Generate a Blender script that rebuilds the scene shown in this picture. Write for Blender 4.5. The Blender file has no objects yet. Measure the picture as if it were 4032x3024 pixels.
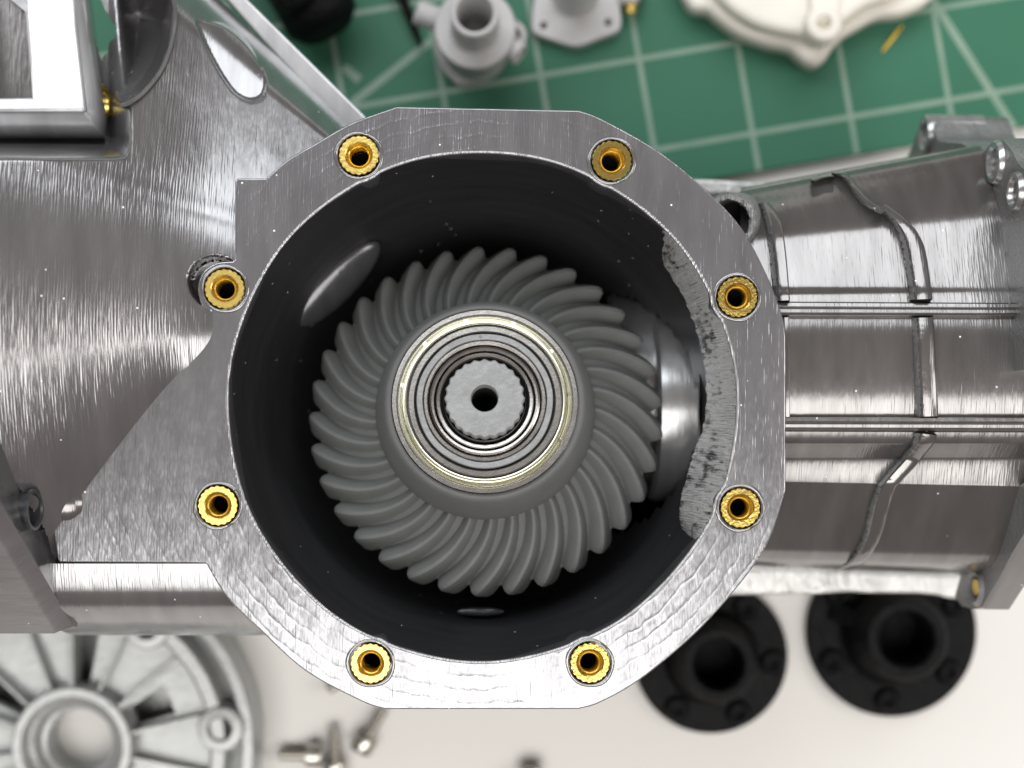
import bpy, bmesh, math, random
from mathutils import Matrix, Vector, noise
random.seed(7)
S = 0.001                      # geometry is authored in millimetres
F, D = 5824.0, 126.6           # focal length in photo pixels, camera height above the gearbox face (mm)
CX, CY = 1905.0, 1680.0        # photo pixel straight below the lens
scene = bpy.context.scene

# ------------------------------------------------------------------ camera
cam_d = bpy.data.cameras.new("camera")
cam = bpy.data.objects.new("camera", cam_d); scene.collection.objects.link(cam)
cam_d.sensor_width = 36.0; cam_d.lens = F / 4032 * 36.0
cam_d.shift_x = (2016 - CX) / 4032; cam_d.shift_y = (CY - 1512) / 4032
cam_d.clip_start = 0.005; cam_d.clip_end = 20
cam.location = (0, 0, D * S)
cam_d.dof.use_dof = True; cam_d.dof.focus_distance = (D + 1.0) * S; cam_d.dof.aperture_fstop = 24
scene.camera = cam
# ------------------------------------------------------------------ world + lamps
w = bpy.data.worlds.new("World"); scene.world = w; w.use_nodes = True
bg = w.node_tree.nodes["Background"]
bg.inputs[0].default_value = (0.235, 0.185, 0.165, 1); bg.inputs[1].default_value = 0.62
def lamp(name, loc, target, sx, sy, power, col):
    l = bpy.data.lights.new(name, 'AREA'); l.shape = 'RECTANGLE'; l.size = sx; l.size_y = sy
    l.energy = power; l.color = col
    o = bpy.data.objects.new(name, l); scene.collection.objects.link(o)
    o.location = loc
    o.rotation_euler = (Vector(target) - Vector(loc)).to_track_quat('-Z', 'Y').to_euler()
    return o
lamp("overhead_light", (0.0, -0.30, 0.60), (0.0, -0.30, 0), 0.70, 0.42, 4.5, (1.0, 0.985, 0.955))
lamp("window_light", (-0.10, 0.465, 0.52), (0, 0.07, 0), 0.95, 0.44, 5.4, (0.92, 0.965, 1.0))
lamp("side_light", (0.66, -0.02, 0.50), (0, 0, 0), 0.26, 0.42, 1.7, (1.0, 0.97, 0.94))
scene.view_settings.view_transform = 'Standard'; scene.view_settings.look = 'None'
scene.view_settings.exposure = 0.0; scene.view_settings.gamma = 1.0
scene.view_settings.use_curve_mapping = False
scene.cycles.use_denoising = True
scene.cycles.max_bounces = 5; scene.cycles.diffuse_bounces = 3; scene.cycles.glossy_bounces = 4
scene.cycles.caustics_reflective = False; scene.cycles.caustics_refractive = False

# ------------------------------------------------------------------ helpers
def at(px, py, z):
    k = (D - z) / F
    return ((px - CX) * k, (CY - py) * k, z)
def proj(x, y, z):
    k = F / (D - z)
    return (CX + x * k, CY - y * k)
def tag(o, label=None, cat=None, group=None, kind=None):
    if label: o["label"] = label
    if cat: o["category"] = cat
    if group: o["group"] = group
    if kind: o["kind"] = kind
    return o
def empty(name, loc=(0, 0, 0)):
    o = bpy.data.objects.new(name, None); scene.collection.objects.link(o)
    o.location = Vector(loc) * S; o.empty_display_size = 0.005
    return o
def link_mesh(name, me, mat, parent=None, smooth=35, world=True):
    if smooth:
        for p in me.polygons: p.use_smooth = True
        me.set_sharp_from_angle(angle=math.radians(smooth))
    mats = mat if isinstance(mat, (list, tuple)) else [mat]
    if not len(me.materials):
        for m in mats: me.materials.append(m)
    o = bpy.data.objects.new(name, me); scene.collection.objects.link(o)
    if parent:
        o.parent = parent
        if world:      # verts were given in world mm: undo the parent's placement
            o.matrix_parent_inverse = world_of(parent).inverted()
    return o
def world_of(o):
    m = Matrix.LocRotScale(o.location, o.rotation_euler, o.scale)
    if o.parent: m = world_of(o.parent) @ o.matrix_parent_inverse @ m
    return m
def mobj(name, verts, faces, mat, parent=None, smooth=35, world=True, midx=None):
    me = bpy.data.meshes.new(name)
    me.from_pydata([(v[0] * S, v[1] * S, v[2] * S) for v in verts], [], faces)
    bm = bmesh.new(); bm.from_mesh(me); bmesh.ops.recalc_face_normals(bm, faces=bm.faces); bm.to_mesh(me); bm.free()
    me.update()
    o = link_mesh(name, me, mat, parent, smooth, world)
    if midx:
        for i, p in enumerate(me.polygons): p.material_index = midx(p.center / S)
    return o
def lathe(profile, seg=64, rfun=None, closed=False):
    """profile [(r,z)] about local z -> verts, faces"""
    V, Fc = [], []
    n = len(profile)
    for j in range(seg):
        a = 2 * math.pi * j / seg; c, s = math.cos(a), math.sin(a)
        for i, (r, z) in enumerate(profile):
            rr = r if rfun is None else rfun(i, r, a)
            V.append((rr * c, rr * s, z))
    m = n if closed else n - 1
    for j in range(seg):
        for i in range(m):
            a = j * n + i; b = j * n + (i + 1) % n
            c = ((j + 1) % seg) * n + (i + 1) % n; d = ((j + 1) % seg) * n + i
            Fc.append((a, b, c, d))
    return V, Fc
def xf(V, M): return [tuple(M @ Vector(v)) for v in V]
def rot_to(direction, roll=0):
    return Vector(direction).to_track_quat('Z', 'Y').to_matrix().to_4x4()
def place(V, loc, direction=(0, 0, 1)):
    return xf(V, Matrix.Translation(loc) @ rot_to(direction))
def join(*parts):
    V, Fc = [], []
    for v, f in parts:
        b = len(V); V += list(v); Fc += [tuple(i + b for i in t) for t in f]
    return V, Fc
def cr(pts, n=6, closed=False):
    """Catmull-Rom through points"""
    out = []; N = len(pts)
    rng = range(N if closed else N - 1)
    g = lambda i: pts[i % N] if closed else pts[max(0, min(N - 1, i))]
    for i in rng:
        p0, p1, p2, p3 = g(i - 1), g(i), g(i + 1), g(i + 2)
        for j in range(n):
            t = j / n
            out.append(tuple(0.5 * (2 * b + (c - a) * t + (2 * a - 5 * b + 4 * c - d) * t * t + (3 * b - a - 3 * c + d) * t ** 3)
                             for a, b, c, d in zip(p0, p1, p2, p3)))
    if not closed: out.append(tuple(pts[-1]))
    return out
def circ(cx, cy, r, n=48, a0=0.0):
    return [(cx + r * math.cos(a0 + 2 * math.pi * i / n), cy + r * math.sin(a0 + 2 * math.pi * i / n)) for i in range(n)]
def plate(name, outlines, z0, z1, mat, parent=None, bevel=0.0, smooth=30, M=None, world=True, bres=2):
    """flat plate with holes: outlines = [outer, hole...] of (x,y) mm; z0<z1"""
    cu = bpy.data.curves.new(name, 'CURVE'); cu.dimensions = '2D'; cu.fill_mode = 'BOTH'
    for pts in outlines:
        sp = cu.splines.new('POLY'); sp.points.add(len(pts) - 1)
        for p, (x, y) in zip(sp.points, pts): p.co = (x * S, y * S, 0, 1)
        sp.use_cyclic_u = True
    cu.extrude = (z1 - z0) / 2 * S - bevel * S
    cu.bevel_depth = bevel * S; cu.bevel_resolution = bres; cu.offset = -bevel * S
    tmp = bpy.data.objects.new(name, cu); scene.collection.objects.link(tmp)
    dg = bpy.context.evaluated_depsgraph_get()
    me = bpy.data.meshes.new_from_object(tmp.evaluated_get(dg))
    bpy.data.objects.remove(tmp); bpy.data.curves.remove(cu)
    me.name = name; me.materials.clear()
    T = Matrix.Translation((0, 0, (z0 + z1) / 2 * S))
    if M is not None:
        M2 = M.copy(); M2.translation = M.translation * S; T = M2 @ T
    me.transform(T)
    bm = bmesh.new(); bm.from_mesh(me)
    bmesh.ops.remove_doubles(bm, verts=bm.verts, dist=1e-7)
    bmesh.ops.recalc_face_normals(bm, faces=bm.faces)
    ax = (T.to_3x3() @ Vector((0, 0, 1))).normalized()
    for f in bm.faces: f.smooth = True
    for ed in bm.edges:
        if len(ed.link_faces) == 2:
            a_, b_ = (abs(f.normal.dot(ax)) > 0.9995 for f in ed.link_faces)
            if a_ != b_ or ed.calc_face_angle(0) > math.radians(smooth): ed.smooth = False
    bm.to_mesh(me); bm.free(); me.update()
    return link_mesh(name, me, mat, parent, 0, world)
def pxy(pts, z): return [at(x, y, z)[:2] for x, y in pts]
def copy_tree(o, parent=None):
    c = o.copy(); scene.collection.objects.link(c)
    if parent: c.parent = parent
    for ch in o.children: copy_tree(ch, c)
    return c
def lerp(a, b, t): return a + (b - a) * t
def interp(tab, x):
    if x <= tab[0][0]: return tab[0][1]
    for (a, b), (c, d) in zip(tab, tab[1:]):
        if x <= c: return b + (d - b) * (x - a) / (c - a)
    return tab[-1][1]
def sstep(a, b, x):
    t = max(0.0, min(1.0, (x - a) / (b - a))); return t * t * (3 - 2 * t)
def inpoly(x, y, P):
    c = False; j = len(P) - 1
    for i in range(len(P)):
        if (P[i][1] > y) != (P[j][1] > y) and x < (P[j][0] - P[i][0]) * (y - P[i][1]) / (P[j][1] - P[i][1]) + P[i][0]: c = not c
        j = i
    return c
def pdist(x, y, P):
    best = 1e9; j = len(P) - 1
    for i in range(len(P)):
        ax, ay = P[j]; bx, by = P[i]; dx, dy = bx - ax, by - ay
        t = max(0, min(1, ((x - ax) * dx + (y - ay) * dy) / (dx * dx + dy * dy + 1e-9)))
        best = min(best, math.hypot(x - ax - t * dx, y - ay - t * dy)); j = i
    return best

# ------------------------------------------------------------------ materials
def nmat(name):
    m = bpy.data.materials.new(name); m.use_nodes = True
    nt = m.node_tree; b = nt.nodes["Principled BSDF"]
    return m, nt, b
def N(nt, t, **kw):
    n = nt.nodes.new(t)
    for k, v in kw.items(): setattr(n, k, v)
    return n
def coords(nt, scale, rot=(0, 0, 0)):
    tc = N(nt, 'ShaderNodeTexCoord'); mp = N(nt, 'ShaderNodeMapping')
    mp.inputs['Scale'].default_value = scale; mp.inputs['Rotation'].default_value = rot
    nt.links.new(tc.outputs['Object'], mp.inputs['Vector']); return mp.outputs[0]
def noise_n(nt, vec, scale=1.0, detail=2.0, rough=0.5):
    n = N(nt, 'ShaderNodeTexNoise'); n.inputs['Scale'].default_value = scale
    n.inputs['Detail'].default_value = detail; n.inputs['Roughness'].default_value = rough
    nt.links.new(vec, n.inputs['Vector']); return n.outputs['Fac']
def math_n(nt, op, a, b=None, c=None):
    n = N(nt, 'ShaderNodeMath', operation=op)
    for i, v in enumerate((a, b, c)):
        if v is None: continue
        if isinstance(v, (int, float)): n.inputs[i].default_value = v
        else: nt.links.new(v, n.inputs[i])
    return n.outputs[0]
def ramp(nt, fac, stops):
    r = N(nt, 'ShaderNodeValToRGB'); e = r.color_ramp.elements
    while len(e) < len(stops): e.new(0.5)
    for el, (p, c) in zip(e, stops): el.position = p; el.color = (*c, 1)
    nt.links.new(fac, r.inputs[0]); return r.outputs[0]
def bump(nt, b, height, dist, strength=1.0, prev=None):
    n = N(nt, 'ShaderNodeBump'); n.inputs['Strength'].default_value = strength; n.inputs['Distance'].default_value = dist
    nt.links.new(height, n.inputs['Height'])
    if prev is not None: nt.links.new(prev, n.inputs['Normal'])
    nt.links.new(n.outputs[0], b.inputs['Normal']); return n.outputs[0]

def silk(name, base=(0.29, 0.285, 0.29), metal=0.75, rough=0.20, layer=1.0, mott=1.0, axis='X', dust=True, coarse=0.0, bdist=0.000042, rings=0.0):
    """silk PLA print: layers stacked along one axis, each layer slightly out of line"""
    m, nt, b = nmat(name)
    a = 'XYZ'.index(axis)
    sc_f = [420.0, 420.0, 420.0]; sc_f[a] = 7600.0            # ragged layer to layer offsets
    sc_c = [420.0, 420.0, 420.0]; sc_c[a] = 1500.0
    ragged = noise_n(nt, coords(nt, sc_f), 1, 1.0)
    mid = noise_n(nt, coords(nt, sc_c), 1, 2.0)
    wv = N(nt, 'ShaderNodeTexWave', wave_type='BANDS', bands_direction=axis); wv.inputs['Scale'].default_value = 1.0
    v = coords(nt, (1400,) * 3); nt.links.new(v, wv.inputs['Vector'])
    h = math_n(nt, 'MULTIPLY', ragged, 0.6 * layer)
    h = math_n(nt, 'MULTIPLY_ADD', mid, 0.55 * mott, h)
    h = math_n(nt, 'MULTIPLY_ADD', wv.outputs['Fac'], 0.06 * layer, h)
    if coarse:
        cn = noise_n(nt, coords(nt, (2600,) * 3), 1, 4.0, 0.65)
        h = math_n(nt, 'MULTIPLY_ADD', cn, coarse, h)
    if rings:                      # printed perimeters following the round port, wandering a little
        tcr = N(nt, 'ShaderNodeTexCoord'); sep = N(nt, 'ShaderNodeSeparateXYZ'); nt.links.new(tcr.outputs['Object'], sep.inputs[0])
        dx_ = math_n(nt, 'SUBTRACT', sep.outputs[0], -0.00017); dy_ = math_n(nt, 'SUBTRACT', sep.outputs[1], 0.00174)
        rad = math_n(nt, 'SQRT', math_n(nt, 'ADD', math_n(nt, 'MULTIPLY', dx_, dx_), math_n(nt, 'MULTIPLY', dy_, dy_)))
        wob = noise_n(nt, coords(nt, (700, 330, 330)), 1, 2.0)
        ph = math_n(nt, 'MULTIPLY_ADD', wob, 0.8, math_n(nt, 'MULTIPLY', rad, 1000 / 1.15))
        tri = math_n(nt, 'ABSOLUTE', math_n(nt, 'SUBTRACT', math_n(nt, 'FRACT', ph), 0.5))
        rg = math_n(nt, 'SMOOTH_MAX', math_n(nt, 'SUBTRACT', 0.16, tri), 0.0, 0.10)
        amt = math_n(nt, 'MULTIPLY', math_n(nt, 'MAXIMUM', math_n(nt, 'SUBTRACT', noise_n(nt, coords(nt, (150,) * 3), 1, 2.0), 0.36), 0.0), rings)
        h = math_n(nt, 'MULTIPLY_ADD', rg, amt, h)
    bump(nt, b, h, bdist)
    col = ramp(nt, noise_n(nt, coords(nt, [130 if i != a else 700 for i in range(3)]), 1, 3.0), [(0.3, tuple(c * 0.86 for c in base)), (0.7, tuple(c * 1.12 for c in base))])
    if dust:
        vo = N(nt, 'ShaderNodeTexVoronoi'); vo.inputs['Scale'].default_value = 520; vo.inputs['Randomness'].default_value = 1
        tc = N(nt, 'ShaderNodeTexCoord'); nt.links.new(tc.outputs['Object'], vo.inputs['Vector'])
        d = math_n(nt, 'LESS_THAN', vo.outputs['Distance'], 0.045)
        sel = math_n(nt, 'GREATER_THAN', math_n(nt, 'FRACT', math_n(nt, 'MULTIPLY', vo.outputs['Color'], 7.13)), 0.3)
        mk = math_n(nt, 'MULTIPLY', d, sel)
        mx = N(nt, 'ShaderNodeMix', data_type='RGBA'); nt.links.new(mk, mx.inputs['Factor'])
        nt.links.new(col, mx.inputs['A']); mx.inputs['B'].default_value = (0.85, 0.85, 0.83, 1)
        col = mx.outputs['Result']
        nt.links.new(math_n(nt, 'MULTIPLY', math_n(nt, 'SUBTRACT', 1.0, mk), metal), b.inputs['Metallic'])
    else: b.inputs['Metallic'].default_value = metal
    nt.links.new(col, b.inputs['Base Color'])
    b.inputs['Roughness'].default_value = rough
    b.inputs['Specular IOR Level'].default_value = 0.6
    return m
def simple(name, base, rough=0.5, metal=0.0, nscale=900, var=0.12, bmp=0.0, bscale=3000, stretch=None, spec=0.5, coat=0.0):
    m, nt, b = nmat(name)
    sc = stretch or (nscale,) * 3
    col = ramp(nt, noise_n(nt, coords(nt, sc), 1, 3.0), [(0.3, tuple(c * (1 - var) for c in base)), (0.7, tuple(min(1, c * (1 + var)) for c in base))])
    nt.links.new(col, b.inputs['Base Color'])
    b.inputs['Roughness'].default_value = rough; b.inputs['Metallic'].default_value = metal
    b.inputs['Specular IOR Level'].default_value = spec; b.inputs['Coat Weight'].default_value = coat
    if bmp: bump(nt, b, noise_n(nt, coords(nt, (bscale,) * 3 if not stretch else tuple(s * 3 for s in stretch)), 1, 3.0), bmp)
    return m
M_SILK = silk("silk_grey_print")
M_SILKF = silk("silk_grey_flange", base=(0.33, 0.33, 0.345), rough=0.20, layer=1.5, mott=1.6, rings=4.0)
M_CASE = silk("silk_grey_case", base=(0.235, 0.225, 0.222), layer=0.9, mott=1.3)
M_SHADED = silk("silk_grey_shaded", base=(0.055, 0.056, 0.060), metal=0.45, rough=0.34, axis='Z', layer=0.8, mott=0.5)  # same silk as the housing, darkened to paint in the cavity shade
M_SCAR = silk("scarred_print", base=(0.72, 0.72, 0.71), metal=0.35, rough=0.22, axis='Y', layer=3.0, mott=2.0, coarse=1.3, dust=False, bdist=0.00012)
_nt = M_SCAR.node_tree; _b = _nt.nodes["Principled BSDF"]        # white abrasion marks over the shade-darkened wall colour
_a = noise_n(_nt, coords(_nt, (420, 2600, 500)), 1, 4.0, 0.6)
_c = noise_n(_nt, coords(_nt, (260, 200, 260)), 1, 2.0)
_nt.links.new(ramp(_nt, math_n(_nt, 'MULTIPLY_ADD', _c, 0.6, math_n(_nt, 'MULTIPLY', _a, 0.7)), [(0.52, (0.07, 0.07, 0.072)), (0.66, (0.78, 0.78, 0.77))]), _b.inputs['Base Color'])
M_BEAD = silk("rough_print_edge", base=(0.27, 0.27, 0.27), metal=0.4, rough=0.26, layer=2.0, mott=3.0, coarse=1.6, dust=False, bdist=0.0001)
M_PIN = silk("bore_print_lightened", base=(0.46, 0.46, 0.465), metal=0.7, rough=0.24, layer=0.6, mott=0.6, dust=False)  # silk lightened in place of light that does not reach the bore
M_SIDE = silk("silk_grey_side", base=(0.30, 0.295, 0.305), rough=0.24, axis='Z', layer=0.1, mott=0.3)
M_RUN = silk("cavity_runout", base=(0.13, 0.13, 0.135), metal=0.6, rough=0.2, layer=0.5, mott=0.4, dust=False)
M_BEADL = silk("port_highlight_print", base=(0.44, 0.44, 0.45), metal=0.6, rough=0.25, layer=2.5, mott=2.0, dust=False, bdist=0.00008)  # lighter silk that paints the port edge highlight
M_LEDGE = silk("rough_ledge_print", base=(0.62, 0.62, 0.61), metal=0.5, rough=0.2, layer=0.6, mott=3.0, coarse=0.8, dust=False, bdist=0.00012)
M_BRASS = simple("brass", (0.87, 0.66, 0.19), 0.26, 1.0, 1500, 0.08, 0.00002, 4000)
_nt = M_BRASS.node_tree; _b = _nt.nodes["Principled BSDF"]; _oi = N(_nt, 'ShaderNodeObjectInfo')
_src = _b.inputs['Base Color'].links[0].from_socket
_tar = math_n(_nt, 'MULTIPLY', noise_n(_nt, coords(_nt, (1300,) * 3), 1, 3.0), math_n(_nt, 'MULTIPLY', _oi.outputs['Random'], 0.4))
_mx = N(_nt, 'ShaderNodeMix', data_type='RGBA'); _nt.links.new(_tar, _mx.inputs['Factor']); _nt.links.new(_src, _mx.inputs['A'])
_mx.inputs['B'].default_value = (0.42, 0.27, 0.10, 1); _nt.links.new(_mx.outputs['Result'], _b.inputs['Base Color'])
_nt.links.new(math_n(_nt, 'MULTIPLY_ADD', _oi.outputs['Random'], 0.16, 0.20), _b.inputs['Roughness'])
M_GEAR = simple("matte_grey_print", (0.132, 0.135, 0.132), 0.55, 0.0, 500, 0.05, 0.00002, 3500, spec=0.4)
M_LGREY = simple("light_grey_print", (0.25, 0.255, 0.255), 0.34, 0.0, 700, 0.10, 0.00022, 1300)
M_STEEL = simple("ground_steel", (0.43, 0.41, 0.385), 0.25, 1.0, 900, 0.12, 0.000006, 4000)
M_SHIELD = simple("zinc_shield", (0.66, 0.64, 0.50), 0.24, 1.0, 300, 0.08)
M_SHADE = simple("painted_shade", (0.012, 0.012, 0.012), 0.7, 0.0)  # near-black that paints shade into holes and gaps
M_BLACK = simple("black_print", (0.0045, 0.0045, 0.005), 0.5, 0.0, 900, 0.3, 0.0003, 1100, spec=0.12)
M_CREAM = simple("cream_print", (0.80, 0.76, 0.68), 0.45, 0.0, 200, 0.04, 0.00004, 900)
M_BGREY = simple("satin_grey_print", (0.50, 0.49, 0.49), 0.45, 0.0, 400, 0.06, 0.00003, 1500)
M_VENT = simple("light_grey_cover_print", (0.39, 0.40, 0.395), 0.30, 0.25, 500, 0.06, 0.00006, 1200)
M_SCREW = simple("stainless", (0.62, 0.60, 0.56), 0.25, 1.0, 500, 0.06)
M_YELLOW = simple("yellow_plastic", (0.75, 0.50, 0.02), 0.4)
M_SILK_LIT = silk("silk_grey_lit", base=(0.55, 0.55, 0.56), metal=0.25, rough=0.2, layer=0.5, mott=0.5, dust=False)  # grey silk lightened to paint in reflected window light

# ------------------------------------------------------------------ table and mat
TZ, MZ = -63.0, -61.5
def table_mat():
    m, nt, b = nmat("cream_table")
    col = ramp(nt, noise_n(nt, coords(nt, (9, 9, 9)), 1, 4.0), [(0.3, (0.71, 0.69, 0.655)), (0.7, (0.77, 0.75, 0.715))])
    nt.links.new(col, b.inputs['Base Color']); b.inputs['Roughness'].default_value = 0.42
    bump(nt, b, noise_n(nt, coords(nt, (1800,) * 3), 1, 3.0), 0.00003)
    return m
mt = table_mat()
tb = plate("table_top", [[(-420, -420), (420, -420), (420, 420), (-420, 420)]], TZ - 20, TZ, mt, bevel=1.0)
tag(tb, kind="structure")
TH = math.radians(9.6)
kM = (D - MZ) / F
GX, GY = 392 * kM, 364 * kM                      # printed square in mm
anchor = at(2516, 232, MZ)
def mat_mat():
    m, nt, b = nmat("green_cutting_mat")
    tc = N(nt, 'ShaderNodeTexCoord'); sp = N(nt, 'ShaderNodeSeparateXYZ'); nt.links.new(tc.outputs['Object'], sp.inputs[0])
    def line(co, period, width, off=0.0):
        f = math_n(nt, 'FRACT', math_n(nt, 'ADD', math_n(nt, 'DIVIDE', co, period * S), 100.5 + off))
        d = math_n(nt, 'ABSOLUTE', math_n(nt, 'SUBTRACT', f, 0.5))
        return math_n(nt, 'LESS_THAN', d, width / period / 2)
    x, y = sp.outputs[0], sp.outputs[1]
    g = math_n(nt, 'MAXIMUM', line(x, GX, 0.68), line(y, GY, 0.68))
    # two diagonal guide lines: through given mat points
    def seg(p, q, width):
        (ax, ay), (bx, by) = p, q
        L = math.hypot(bx - ax, by - ay); nx, ny = -(by - ay) / L, (bx - ax) / L
        d = math_n(nt, 'ADD', math_n(nt, 'MULTIPLY', x, nx), math_n(nt, 'MULTIPLY', y, ny))
        d = math_n(nt, 'ABSOLUTE', math_n(nt, 'SUBTRACT', d, (ax * nx + ay * ny) * S))
        inside = math_n(nt, 'LESS_THAN', d, width / 2 * S)
        tx, ty = (bx - ax) / L, (by - ay) / L
        t = math_n(nt, 'SUBTRACT', math_n(nt, 'ADD', math_n(nt, 'MULTIPLY', x, tx), math_n(nt, 'MULTIPLY', y, ty)), (ax * tx + ay * ty) * S)
        inside = math_n(nt, 'MULTIPLY', inside, math_n(nt, 'GREATER_THAN', t, 0.0))
        return math_n(nt, 'MULTIPLY', inside, math_n(nt, 'LESS_THAN', t, L * S))
    for p, q, wd in (((1371, 418), (1700, 158), 0.95), ((3655, -30), (4060, 610), 0.95), ((1352, 262), (1415, 315), 1.1)):
        lo = [mat_local(*pp) for pp in (p, q)]
        g = math_n(nt, 'MAXIMUM', g, seg(lo[0], lo[1], wd))
    n1 = noise_n(nt, coords(nt, (22,) * 3), 1, 4.0)
    base = ramp(nt, n1, [(0.3, (0.026, 0.122, 0.069)), (0.7, (0.036, 0.164, 0.097))])
    # scuffs, pin holes
    vo = N(nt, 'ShaderNodeTexVoronoi'); vo.inputs['Scale'].default_value = 75
    nt.links.new(tc.outputs['Object'], vo.inputs['Vector'])
    sel = math_n(nt, 'GREATER_THAN', math_n(nt, 'FRACT', math_n(nt, 'MULTIPLY', vo.outputs['Color'], 5.3)), 0.7)
    spot = math_n(nt, 'MULTIPLY', math_n(nt, 'LESS_THAN', vo.outputs['Distance'], 0.055), sel)
    mx0 = N(nt, 'ShaderNodeMix', data_type='RGBA'); nt.links.new(math_n(nt, 'MULTIPLY', spot, 0.6), mx0.inputs['Factor'])
    nt.links.new(base, mx0.inputs['A']); mx0.inputs['B'].default_value = (0.015, 0.05, 0.035, 1)
    mx = N(nt, 'ShaderNodeMix', data_type='RGBA')
    wear = math_n(nt, 'MULTIPLY', g, math_n(nt, 'MULTIPLY_ADD', noise_n(nt, coords(nt, (160,) * 3), 1, 3.0), 0.30, 0.20))
    nt.links.new(wear, mx.inputs['Factor']); nt.links.new(mx0.outputs['Result'], mx.inputs['A'])
    mx.inputs['B'].default_value = (0.55, 0.62, 0.53, 1)
    nt.links.new(mx.outputs['Result'], b.inputs['Base Color'])
    b.inputs['Roughness'].default_value = 0.52; b.inputs['Specular IOR Level'].default_value = 0.35
    bump(nt, b, noise_n(nt, coords(nt, (2500,) * 3), 1, 2.0), 0.00004)
    return m
def mat_local(px, py):
    x, y, _ = at(px, py, MZ); dx, dy = x - anchor[0], y - anchor[1]
    return (dx * math.cos(TH) + dy * math.sin(TH), -dx * math.sin(TH) + dy * math.cos(TH))
e = mat_local(3150, 645)
mm = mat_mat()
matp = plate("cutting_mat", [[(-190, e[1]), (150, e[1]), (150, 160), (-190, 160)]], -1.46, 0.0, mm, bevel=0.15)
matp.location = Vector((anchor[0], anchor[1], MZ)) * S; matp.rotation_euler = (0, 0, TH)
tag(matp, "green cutting mat with pale printed grid under the gearbox", "cutting mat")

# ------------------------------------------------------------------ gearbox housing
H = empty("gearbox_housing", (0, 0, TZ))
tag(H, "shiny grey gearbox housing with open round port and brass inserts", "gearbox")
INS = [(1413, 612), (2409, 633), (2903, 1170), (2915, 2000), (2323, 2610), (1459, 2612), (858, 1991), (885, 1137)]
RI = 1.72
# --- cover flange: ring with flat web running out to the left
def seg_join(*segs):
    out = []
    for s_ in segs: out += cr(s_, 6)
    return out
outer = seg_join(
    [(1559, 419), (2279, 434)],
    [(2279, 434), (2370, 468), (2590, 592), (2771, 738), (2917, 893), (3017, 1076), (3075, 1225), (3092, 1300)],
    [(3094, 1330), (3094, 1930)],
    [(3090, 1945), (3026, 2133), (2917, 2297), (2735, 2498), (2516, 2680), (2361, 2768), (2285, 2791)],
    [(2279, 2793), (1513, 2793)],
    [(1507, 2791), (1422, 2762), (1203, 2643), (1021, 2479), (893, 2352), (820, 2235)],
    [(812, 2218), (236, 2214)], [(228, 2205), (210, 2087)], [(216, 2078), (820, 1252)],
    [(812, 1240), (790, 1195), (778, 1130), (800, 1070), (850, 1035), (915, 1028)],
    [(925, 1020), (925, 715)], [(932, 702), (1045, 702)],
    [(1050, 699), (1130, 629), (1240, 565), (1385, 483), (1545, 425)])
outer_mm = pxy(outer, 0)
# drop doubled points
def dedup(P):
    out = [P[0]]
    for p in P[1:]:
        if math.hypot(p[0] - out[-1][0], p[1] - out[-1][1]) > 0.05: out.append(p)
    if math.hypot(out[0][0] - out[-1][0], out[0][1] - out[-1][1]) < 0.05: out.pop()
    return out
def open_r(a):       # the port edge is a hand-finished circle; the bosses pinch it slightly
    r = 1003 + 3 * math.sin(3 * a + 1) + 2 * math.sin(11 * a)
    return r
port = []
for i in range(200):
    a = 2 * math.pi * i / 200; r = open_r(a)
    x, y = 1897 + r * math.cos(a), 1600 - r * math.sin(a)
    for (ix, iy) in INS:
        d = math.hypot(x - ix, y - iy)
        if d < 104:
            k_ = 104 / d; x, y = ix + (x - ix) * k_, iy + (y - iy) * k_
    port.append((x, y))
holes = [pxy(port, 0)] + [circ(*at(ix, iy, 0)[:2], RI + 0.12, 40) for ix, iy in INS]
fl = plate("cover_flange", [dedup(outer_mm)] + holes, -4.5, 0.0, M_SILKF, H, bevel=0.13, smooth=40)
# bead added along the port edge, lightened to paint its highlight
V, Fc = [], []
pm = pxy(port, 0); npt = len(pm)
for i, (x, y) in enumerate(pm):
    rx, ry = x - at(1897, 1600, 0)[0], y - at(1897, 1600, 0)[1]; L = math.hypot(rx, ry); rx /= L; ry /= L
    rb = 0.15 * (1 + 0.25 * noise.noise(Vector((x * 2, y * 2, 0))))
    for j in range(8):
        a = 2 * math.pi * j / 8; V.append((x + rx * (0.06 + rb * math.cos(a)), y + ry * (0.06 + rb * math.cos(a)), -0.07 + rb * math.sin(a)))
for i in range(npt):
    for j in range(8): a = i * 8 + j; b = i * 8 + (j + 1) % 8; Fc.append((a, b, ((i + 1) % npt) * 8 + (j + 1) % 8, ((i + 1) % npt) * 8 + j))
mobj("port_highlight_bead", V, Fc, M_BEADL, fl, 80)
# melted lip round each insert
for ix, iy in INS:
    x, y, _ = at(ix, iy, 0)
    ph = random.random() * 6
    V, Fc = lathe([(RI + 0.10, -0.05), (RI + 0.13, 0.05), (RI + 0.22, 0.10), (RI + 0.34, 0.055), (RI + 0.42, -0.05)], 40,
                  lambda i, r, a: r + (0.05 * math.sin(2 * a + ph) + 0.03 * math.sin(5 * a + ph) if i > 1 else 0))
    mobj("melted_lip", place(V, (x, y, 0)), Fc, M_SILK, fl, 80)
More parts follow.
